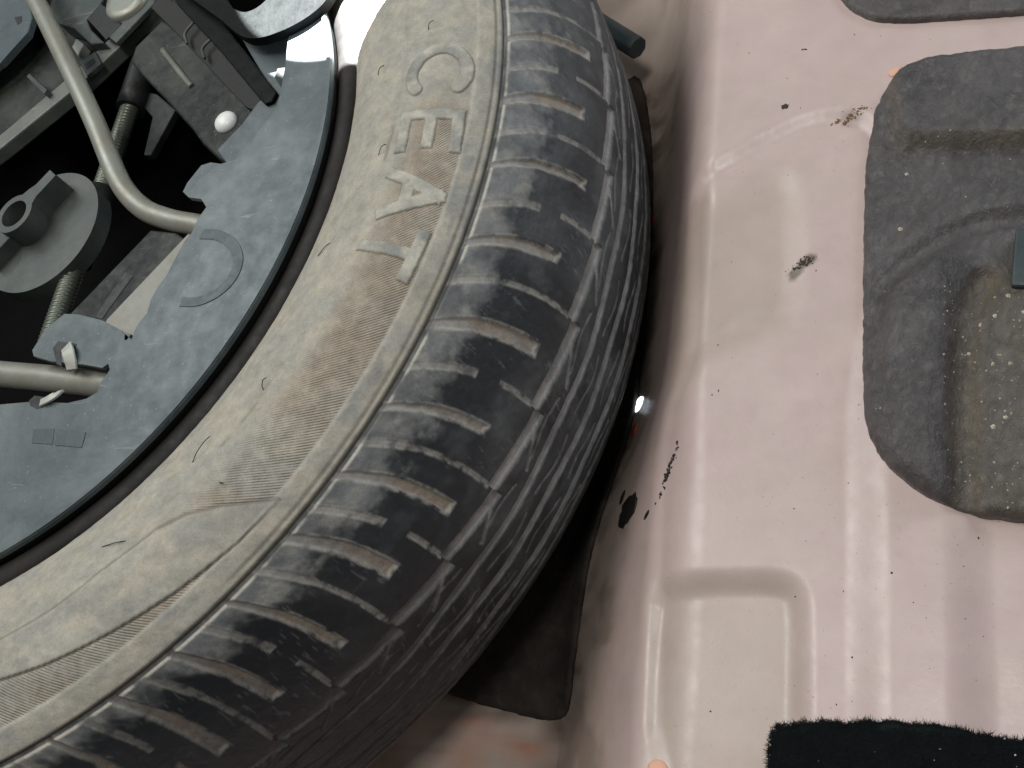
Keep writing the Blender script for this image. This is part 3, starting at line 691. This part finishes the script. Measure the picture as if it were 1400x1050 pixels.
# ------------------------------------------------------------------ scissor jack stowed in the tray
jack = thing('scissor_jack', (60, 40, 20), 'black painted scissor jack with threaded screw stowed in the tray', 'jack')
prism('channel_arm', upoly('178,84 184,64 222,26 236,34 262,60 344,146 352,168 334,200 306,222 292,210 276,196 262,176 222,132 190,98', 58), 58, 20, JACKM, jack, bev=1.6, seg=3)
rdg = smooth_path(np.array([unp(222, 68, 58.2), unp(236, 86, 58.6), unp(250, 104, 58.6), unp(262, 118, 58.2)]), 8)
tube('stamped_ridge', rdg, 1.5, FOLD, jack, seg=12, flat=.7)
rdg = smooth_path(np.array([unp(240, 38, 58), unp(280, 80, 58.3), unp(338, 142, 58)]), 8)
tube('turned_edge', rdg, 1.0, FOLD, jack, seg=10)
o = tube('rivet_head', np.array([unp(310, 168, 58)+np.array([0, 0, z_]) for z_ in (-1, .8, 2.2, 3.2, 3.7, 3.8)]), np.array([5.6, 5.5, 4.8, 3.4, 1.6, .3]), WHITE, jack, seg=24)
prism('side_rail', upoly('236,-14 256,-14 306,34 378,126 372,138 362,142 354,134 298,66 242,6', 66), 66, 3, COLLAR, jack, bev=.6)
prism('rail_wall', upoly('206,10 218,-6 240,2 300,64 362,140 350,152 336,146 326,136 240,44', 60), 60, 24, SEAL, jack, bev=.5)
for (a, b, c_) in (('255,58 252,44 258,34 266,29'), ('280,76 277,64 284,54 292,50')) if False else ((('256,60'), ('253,46'), ('265,30')), (('280,80'), ('277,66'), ('292,50'))):
    pts_ = [unp(*map(float, q.split(',')), 63.2) for q in (a, b, c_)]
    tube('cross_rib', smooth_path(pts_, 6), .7, JACKG, jack, seg=8)
scr_p = np.array([unp(196, 96, 40), unp(66, 470, 44)]); scr_p = scr_p[0]+(scr_p[1]-scr_p[0])*np.linspace(0, 1, 420)[:, None]
def thread(L, a):
    w_ = (L/1.9-a/(2*np.pi)) % 1
    return 4.0+.75*np.abs(w_*2-1)
tube('screw', scr_p, 4.2, SCREW, jack, seg=24, rfun=thread)
slv = np.array([unp(212, 50, 40), unp(178, 150, 40)])
tube('sleeve', slv[0]+(slv[1]-slv[0])*np.linspace(0, 1, 6)[:, None], 7.2, BLACKP, jack, seg=24)
slv = np.array([scr_p[int(.475*420)], scr_p[int(.735*420)]])
tube('sleeve', slv[0]+(slv[1]-slv[0])*np.linspace(0, 1, 6)[:, None], 7.0, SEAL, jack, seg=24)
prism('brace', upoly('172,120 214,128 240,150 206,212 196,212 208,160', 38), 38, 4, BLACKP, jack, bev=.6)
# base plate with its turned-up edge
prism('base_plate', upoly('-70,236 0,186 108,98 216,-4 236,-40 -80,-40', 46), 46, 3, JACKM, jack, bev=.5)
edge_p = upoly('-40,232 0,203 112,112 222,8 240,-12 224,-22 210,-6 104,96 0,184 -40,212', 52)
prism('folded_edge', edge_p, 52, 8, FOLD, jack, bev=.9)
prism('blue_grey_cheek', upoly('-60,-40 34,-40 40,6 44,24 38,44 0,86 -60,130', 60), 60, 4, TRAY, jack, bev=.6)
prism('cheek_notch', upoly('20,24 30,22 30,30 24,34', 60), 60.2, .6, BLACKP, jack, bev=0)
prism('saddle_box', upoly('66,12 84,-30 160,-30 136,6 118,26 124,40 142,58 124,60 100,38 80,32', 57), 57, 10, JACKG, jack, bev=.7)
prism('saddle_hole', upoly('120,26 138,6 150,14 166,34 146,55', 57), 57.4, .9, BLACKP, jack, bev=0)
cc = unp(176, 2, 58); tube('pivot_boss', np.array([cc+np.array([0, 0, z_]) for z_ in (-8, 1.5, 2.6, 3.0)]), np.array([13, 13, 12, 9.]), ZINC, jack, seg=32)
prism('boss_plate', upoly('146,10 150,-20 218,-20 212,6 160,60 150,52 168,34', 57), 57.9, 3, JACKG, jack, bev=.6)
prism('lug_plate', upoly('108,84 130,70 138,86 118,104', 54), 54, 3, JACKG, jack, bev=.5)
prism('lug_hole', upoly('115,88 128,80 131,85 119,95', 54), 54.2, .5, BLACKP, jack, bev=0)
prism('white_tab', upoly('98,64 104,52 114,60 106,76', 53), 53, 6, CLIP, jack, bev=.6)
prism('fin', upoly('36,104 40,100 64,122 60,128', 56), 56, 9, JACKG, jack, bev=.4)

# ------------------------------------------------------------------ hand knob
KP = np.array([unp(*map(float, q_.split(',')), 50)[:2] for q_ in '112,237 130,262 130,300 118,330 90,365 50,395 15,400 0,395'.split()])
ks = np.linalg.lstsq(np.c_[2*KP, np.ones(len(KP))], (KP**2).sum(1), rcond=None)[0]; KR = math.sqrt(ks[2]+ks[0]**2+ks[1]**2)
kc = np.array([ks[0], ks[1], 50.]); knob = thing('clamp_knob', kc-[0, 0, 10], 'dark grey round plastic knob with raised grip bar and hole', 'knob')
a = np.linspace(0, 2*np.pi, 72, endpoint=False)
prism('disc', kc[:2]+KR*np.c_[np.cos(a), np.sin(a)], 50, 9, KNOB, knob, bev=1.3, seg=3)
top = unp(19, 292, 62); kk = top[:2]
dirv = unp(72, 236, 62)[:2]-kk; L_ = np.linalg.norm(dirv); dirv /= L_; perp = np.array([-dirv[1], dirv[0]])
ring_o = [kk+10.5*(math.cos(t)*dirv+math.sin(t)*perp) for t in np.linspace(math.radians(28), math.radians(332), 40)]
bar = [kk+dirv*L_-perp*3.2, kk+dirv*L_+perp*3.2]
outl = np.array(ring_o+[kk+dirv*13-perp*3.4]+bar+[kk+dirv*13+perp*3.4])
hole = np.array([kk+7.2*(math.cos(t)*dirv+math.sin(t)*perp) for t in np.linspace(0, 2*math.pi, 32, endpoint=False)])
prism('grip', outl, 62, 13, KNOB, knob, holes=[hole], bev=.8)
prism('grip_tail', np.array([kk-dirv*9-perp*4, kk-dirv*26-perp*4, kk-dirv*26+perp*4, kk-dirv*9+perp*4])[::-1], 58, 9, KNOB, knob, bev=.8)
tube('hub', np.array([np.r_[kk, z_] for z_ in (49, 53, 53.2)]), np.array([2.6, 2.6, 1.]), CLIP, knob, seg=16)

# ------------------------------------------------------------------ rods
cl = [unp(28, -48, 76), unp(42, -14, 76), unp(62, 25, 75), unp(96, 95, 74), unp(130, 168, 70), unp(156, 232, 65.5), unp(174, 264, 63.5), unp(200, 288, 62), unp(234, 301, 61.2), unp(270, 308, 61), unp(320, 318, 61)]
rod = tube('bent_rod', smooth_path(cl, 10), 4.7, ZINC, seg=28, loc=cl[-1])
tag(rod, 'bent grey metal crank rod running from the top left down to the tray', 'rod')
cl = [unp(-260, 484, 60), unp(-90, 503, 60), unp(0, 512, 60), unp(66, 518, 60), unp(134, 525, 60), unp(190, 531, 60)]
rod2 = tube('straight_rod', smooth_path(cl, 6), 5.8, ZINC, seg=28, loc=cl[-1])
tag(rod2, 'straight pale metal wrench bar clipped to the tray at the left edge', 'rod')

# ------------------------------------------------------------------ in the well
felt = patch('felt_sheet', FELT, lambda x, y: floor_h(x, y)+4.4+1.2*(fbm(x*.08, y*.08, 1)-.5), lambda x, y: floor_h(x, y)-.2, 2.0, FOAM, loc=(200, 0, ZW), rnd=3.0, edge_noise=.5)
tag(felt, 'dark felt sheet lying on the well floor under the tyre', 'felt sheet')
tp = [unp(770, -6, -58), unp(806, 24, -58), unp(872, 66, -58)]
P = smooth_path(np.array(tp), 6)
strp = tube('rubber_strip', P, 6.2, TEAL, seg=8, loc=tp[-1]); bevel(strp, .8)
tag(strp, 'dark teal rubber strip poking out behind the tyre at the top', 'rubber strip')
def on_floor(px, py):
    z = Z0
    for _ in range(60):
        q = unp(px, py, z); zn = float(floor_h(np.array([q[0]]), np.array([q[1]]))[0]); z += .5*(zn-z)
    return q
def blob(name, px, py, rad, thick, mat, label, cat, seed, squash=1.0, rot=0., group=None, rough=.5):
    q = on_floor(px, py); r = np.random.default_rng(seed); n = 22; a = np.linspace(0, 2*np.pi, n, endpoint=False)
    R = rad*(1+rough*(r.random(n)-.5)); R = (R+np.roll(R, 1)+np.roll(R, -1))/3
    P = np.c_[R*np.cos(a), R*np.sin(a)*squash]; c_, s_ = math.cos(rot), math.sin(rot); P = P@np.array([[c_, s_], [-s_, c_]])+q[:2]
    rings = []; 
    for k, (f_, zz) in enumerate(((1, -.4), (1, .35*thick), (.8, .8*thick), (.4, thick))):
        c0 = q[:2]; Q = c0+(P-c0)*f_; fz = floor_h(Q[:, 0], Q[:, 1]); rings.append(np.c_[Q, fz+zz+.15*thick*(r.random(n)-.5)])
    V = np.vstack(rings+[[[q[0], q[1], q[2]+thick]]]); Fc = []
    for k in range(3):
        for i in range(n): Fc.append((k*n+i, k*n+(i+1) % n, k*n+n+(i+1) % n, k*n+n+i))
    for i in range(n): Fc.append((3*n+i, 3*n+(i+1) % n, 4*n))
    o = mesh_obj(name, V, Fc, mat, loc=q); return tag(o, label, cat, group)
blob('sealant_blob', 858, 700, 6.2, 1.4, SEAL, 'black sealant blob on the well floor beside the tyre', 'sealant', 1, 1.1, .4, rough=1.1)
blob('sealant_drip', 851, 680, 3.2, 1.0, SEAL, 'thin black sealant drip just above the black blob', 'sealant', 2, .5, 1.3)
blob('sealant_spot', 884, 704, 1.9, .7, SEAL, 'tiny black spot right of the black sealant blob', 'sealant', 3, .5, .7)
blob('red_scrap', 868, 588, 3.0, 1.5, REDM, 'red scrap on the well wall just below the glowing white spot', 'scrap', 5, .6, 1.2)
blob('red_scrap', 892, 300, 3.2, 1.2, REDM, 'small red scrap in the dark gap high beside the tyre', 'scrap', 6, .4, 1.5)
blob('glow_spot', 873, 553, 3.6, .8, GLOWSPOT, 'small glowing white spot on the well wall beside the tyre', 'hole', 7, .9, 0, rough=.15)  # emissive blob: a white spot that also glows onto the wall
blob('orange_flake', 1224, 99, 3.0, .7, PEACH, 'orange paint flake above the large grey pad', 'flake', 8, .7, .3)
blob('peach_flake', 898, 1049, 3.4, .8, PEACH, 'peach coloured flake at the bottom edge of the picture', 'flake', 9, .6, 0)
def clump(name, px, py, n, spread, size, mat, label, cat, seed, rot=0., aspect=.5):
    """a little heap of irregular crumbs, flakes and dust grains"""
    r = np.random.default_rng(seed); q = on_floor(px, py); V, Fc = [], []
    c_, s_ = math.cos(rot), math.sin(rot)
    for i in range(n):
        a, b = r.normal()*spread*.5, r.normal()*spread*.5*aspect; x0, y0 = q[0]+a*c_-b*s_, q[1]+a*s_+b*c_
        rad = size*(.25+.75*r.random()**2)*(1.0 if i > 2 else 1.5); k0 = len(V); a0 = r.random()*6.3; st = .45+.5*r.random(); ro = r.random()*3
        z0 = float(floor_h(np.array([x0]), np.array([y0]))[0])
        for kk_ in range(7):
            t = a0+kk_*2*math.pi/7; w = rad*(.6+.6*r.random()); dx, dy = w*math.cos(t), w*st*math.sin(t)
            V.append((x0+dx*math.cos(ro)-dy*math.sin(ro), y0+dx*math.sin(ro)+dy*math.cos(ro), z0+.05+.12*rad*r.random()))
        V.append((x0, y0, z0+.12+rad*.4*r.random()))
        for kk_ in range(7): Fc.append((k0+kk_, k0+(kk_+1) % 7, k0+7))
    return tag(mesh_obj(name, np.array(V), Fc, mat, smooth=False, loc=q), label, cat)
clump('sealant_streak', 916, 640, 90, 9.0, 1.0, SEAL, 'dark narrow streak on the well wall above the black blob', 'sealant', 4, 1.25, .12)
clump('brown_crumbs', 1165, 158, 60, 5.5, .9, BROWN, 'brown dirt crumbs at the stamped step beside the large grey pad', 'dirt', 10, .3)
clump('dark_crumbs', 1097, 360, 70, 4.6, .8, DARKD, 'dark dirt crumbs on the pink deck between well and large grey pad', 'dirt', 11, .45, .35)
clump('dark_crumb', 1072, 146, 7, 1.2, 1.0, DARKD, 'dark crumb on the stamped step at the top', 'dirt', 12, .4)
clump('dark_crumb', 1098, 68, 3, .8, .7, DARKD, 'tiny dark crumb highest on the pink deck', 'dirt', 13, .7)
dv, df = [], []; r = np.random.default_rng(21); n = 0
while n < 170:                                                        # fine specks lying on the deck
    px, py = r.uniform(965, 1400), r.uniform(0, 1000); q = unp(px, py, 8.0); q[2] = float(floor_h(q[:1], q[1:2])[0])
    rad = .10+.28*r.random()**4; b = len(dv); a0 = r.random()*6.3
    for k in range(5): dv.append((q[0]+rad*math.cos(a0+k*1.257)*r.uniform(.5, 1.4), q[1]+rad*math.sin(a0+k*1.257)*r.uniform(.5, 1.4), q[2]+.04))
    dv.append((q[0], q[1], q[2]+.04+rad*.5)); df += [(b+k, b+(k+1) % 5, b+5) for k in range(5)]; n += 1
tag(mesh_obj('deck_dust', np.array(dv), df, DARKD, smooth=False, loc=(380, -40, 8)), 'fine dark specks of dirt on the pink deck', kind='stuff')

# ------------------------------------------------------------------ pads on the deck
PADP = chaikin(upoly('1181,560 1180,400 1182,250 1190,182 1206,140 1232,108 1272,94 1330,88 1420,80 1520,72 1520,740 1420,716 1340,708 1288,696 1240,668 1206,634 1188,596', 8), 2)
BUMP = chaikin(upoly('1194,440 1222,392 1262,366 1296,352 1304,420 1300,520 1300,640 1296,700 1230,680 1190,600', 8), 2)
ARC = smooth_path(upoly('1420,300 1340,312 1285,336 1236,374 1206,410 1192,460', 8), 5)
UPZ = upoly('1100,60 1600,40 1600,205 1400,207 1240,210 1225,190 1218,130', 8)
RIGHT = chaikin(upoly('1350,410 1390,380 1600,380 1600,800 1345,800 1340,560', 8), 2)
def pad_top(x, y):
    z = floor_h(x, y)+4.2
    z = z+3.6*sstep(3.0, -3.5, sdf(x, y, UPZ))
    z = z+4.6*sstep(5.5, -7.5, sdf(x, y, BUMP))
    z = z-2.4*sstep(6, .5, seg_dist(x, y, ARC))
    z = z-2.6*sstep(6, 1, seg_dist(x, y, G2))
    z = z+3.2*sstep(3, -5, sdf(x, y, RIGHT))
    z = z+1.7*(fbm(x*.14, y*.08, 3)-.5)+.8*(fbm(x*.4, y*.4, 4)-.5)
    return z
def pad_cols(x, y):
    m_ = sstep(9, 2, seg_dist(x, y, G2+np.array([2., 0])))*sstep(-10, -40, y)*.9
    m_ = np.maximum(m_, .75*sstep(4, 0, np.abs(sdf(x, y, UPZ)+.5)))
    m_ = np.maximum(m_, .6*sstep(2, -6, sdf(x, y, RIGHT)))
    return np.stack([m_*(.3+.9*fbm(x*.12, y*.12, 6)), 0*m_, 0*m_], -1)
pad = patch('sound_pad', PADP, pad_top, floor_h, .7, PAD, loc=(420, -40, 8), rnd=3.6, cols=pad_cols, edge_noise=.5)
tag(pad, 'large wrinkled grey bitumen sound pad with rounded corners on the right', 'sound pad', 'bitumen pads stuck on the deck')
PADT = chaikin(upoly('1120,-60 1140,-20 1150,4 1172,22 1204,32 1260,32 1400,22 1520,10 1520,-80 1130,-80', 10), 2)
pad2 = patch('sound_pad', PADT, lambda x, y: floor_h(x, y)+3.0+.6*(fbm(x*.3, y*.3, 5)-.5), floor_h, .8, PAD, loc=(420, 90, 10), rnd=1.6, cols=lambda x, y: np.stack([0*x+.15, 0*x, 0*x], -1), edge_noise=.4)
tag(pad2, 'smaller grey bitumen pad cut off by the top edge of the picture', 'sound pad', 'bitumen pads stuck on the deck')
blk = prism('rubber_block', upoly('1388,318 1460,312 1460,398 1382,396', 14), 17, 9, TEAL, bev=1.0, loc=np.r_[unp(1420, 360, 10)[:2], 10])
tag(blk, 'dark teal rubber block on the large pad at the right edge', 'rubber block')

# grit scattered over the pad (nobody could count it)
gv, gf = [], []
n = 0; tries = 0
while n < 300 and tries < 6000:
    tries += 1
    px, py = random.uniform(1195, 1400), random.uniform(110, 705)
    wgt = .03
    if px > 1290 and py > 400: wgt = .95
    if 195 < py < 300 and px > 1230: wgt = max(wgt, .14)
    if random.random() > wgt: continue
    q = unp(px, py, 9.5)
    if sdf(np.array([q[0]]), np.array([q[1]]), PADP)[0] > -2: continue
    z = float(pad_top(np.array([q[0]]), np.array([q[1]]))[0]); r_ = random.choice((.15, .2, .25, .3, .42))*random.uniform(.6, 1.2)
    if random.random() < .02: r_ = .9
    b = len(gv); a0 = random.uniform(0, 6)
    for k in range(5): gv.append((q[0]+r_*math.cos(a0+k*1.257)*random.uniform(.6, 1.2), q[1]+r_*math.sin(a0+k*1.257)*random.uniform(.6, 1.2), z-.1))
    gv.append((q[0], q[1], z+r_*.9))
    for k in range(5): gf.append((b+k, b+(k+1) % 5, b+5))
    n += 1
tag(mesh_obj('grit', np.array(gv), gf, GRITM, smooth=False, loc=(420, -40, 8)), 'pale sandy grit scattered over the large grey pad', kind='stuff')

# ------------------------------------------------------------------ carpet corner
CARP = np.vstack([upoly('1046,1120 1050,1036 1054,1000 1064,990 1100,988 1170,985 1240,988 1300,992 1345,1002 1400,1012 1500,1030 1500,1120', 14)])
carp = patch('carpet', CARP, lambda x, y: 0*x+14.5+1.0*(fbm(x*.2, y*.2, 2)-.5), lambda x, y: floor_h(x, y), 1.2, CARPET, loc=(400, -200, 10), rnd=3.0, edge_noise=1.0)
tag(carp, 'black carpet with a fuzzy cut edge in the bottom right corner', 'carpet')
r = np.random.default_rng(3); lo = CARP.min(0)-1; hi = CARP.max(0)+1
pp = lo+(hi-lo)*r.random((95000, 2)); d = sdf(pp[:, 0], pp[:, 1], CARP)+2*(fbm(pp[:, 0]*.35, pp[:, 1]*.35, 3)-.5)
pp = pp[(d < .2)]; dd = sdf(pp[:, 0], pp[:, 1], CARP)
n = len(pp); a = r.random(n)*2*np.pi; ln = .7+.9*r.random(n); lean = .8+2.2*r.random(n)
base = np.c_[pp, 12.5+1.6*np.clip(-dd/3, 0, 1)]; dirh = np.c_[np.cos(a), np.sin(a), 0*a]; side = np.c_[-np.sin(a), np.cos(a), 0*a]*.075
mid_ = base+dirh*(lean*.4*ln*.5)[:, None]+np.c_[0*a, 0*a, ln*.6]; tip = base+dirh*(lean*ln*.55)[:, None]+np.c_[0*a, 0*a, ln*.95]
V = np.stack([base-side, base+side, mid_+side*.9, mid_-side*.9, tip], 1).reshape(-1, 3); i = np.arange(n)[:, None]*5
Ft = np.concatenate([i+np.array([[0, 1, 2]]), i+np.array([[0, 2, 3]]), i+np.array([[3, 2, 4]])])
pile = mesh_obj('pile', V, Ft, CARPET, carp, smooth=False); tag(pile, kind='stuff')

lv, lf = [], []
for k in range(7):                                                   # pale lint caught in the pile
    q = unp(random.uniform(1070, 1400), random.uniform(1022, 1050), 15.6); r_ = random.choice((.1, .15, .22)); b = len(lv); a0 = random.uniform(0, 6)
    for t in range(5): lv.append((q[0]+r_*math.cos(a0+t*1.257)*random.uniform(.5, 1.6), q[1]+r_*math.sin(a0+t*1.257)*random.uniform(.5, 1.6), 15.7))
    lv.append((q[0], q[1], 15.9)); lf += [(b+t, b+(t+1) % 5, b+5) for t in range(5)]
tag(mesh_obj('lint', np.array(lv), lf, GRITM, carp, smooth=False), kind='stuff')
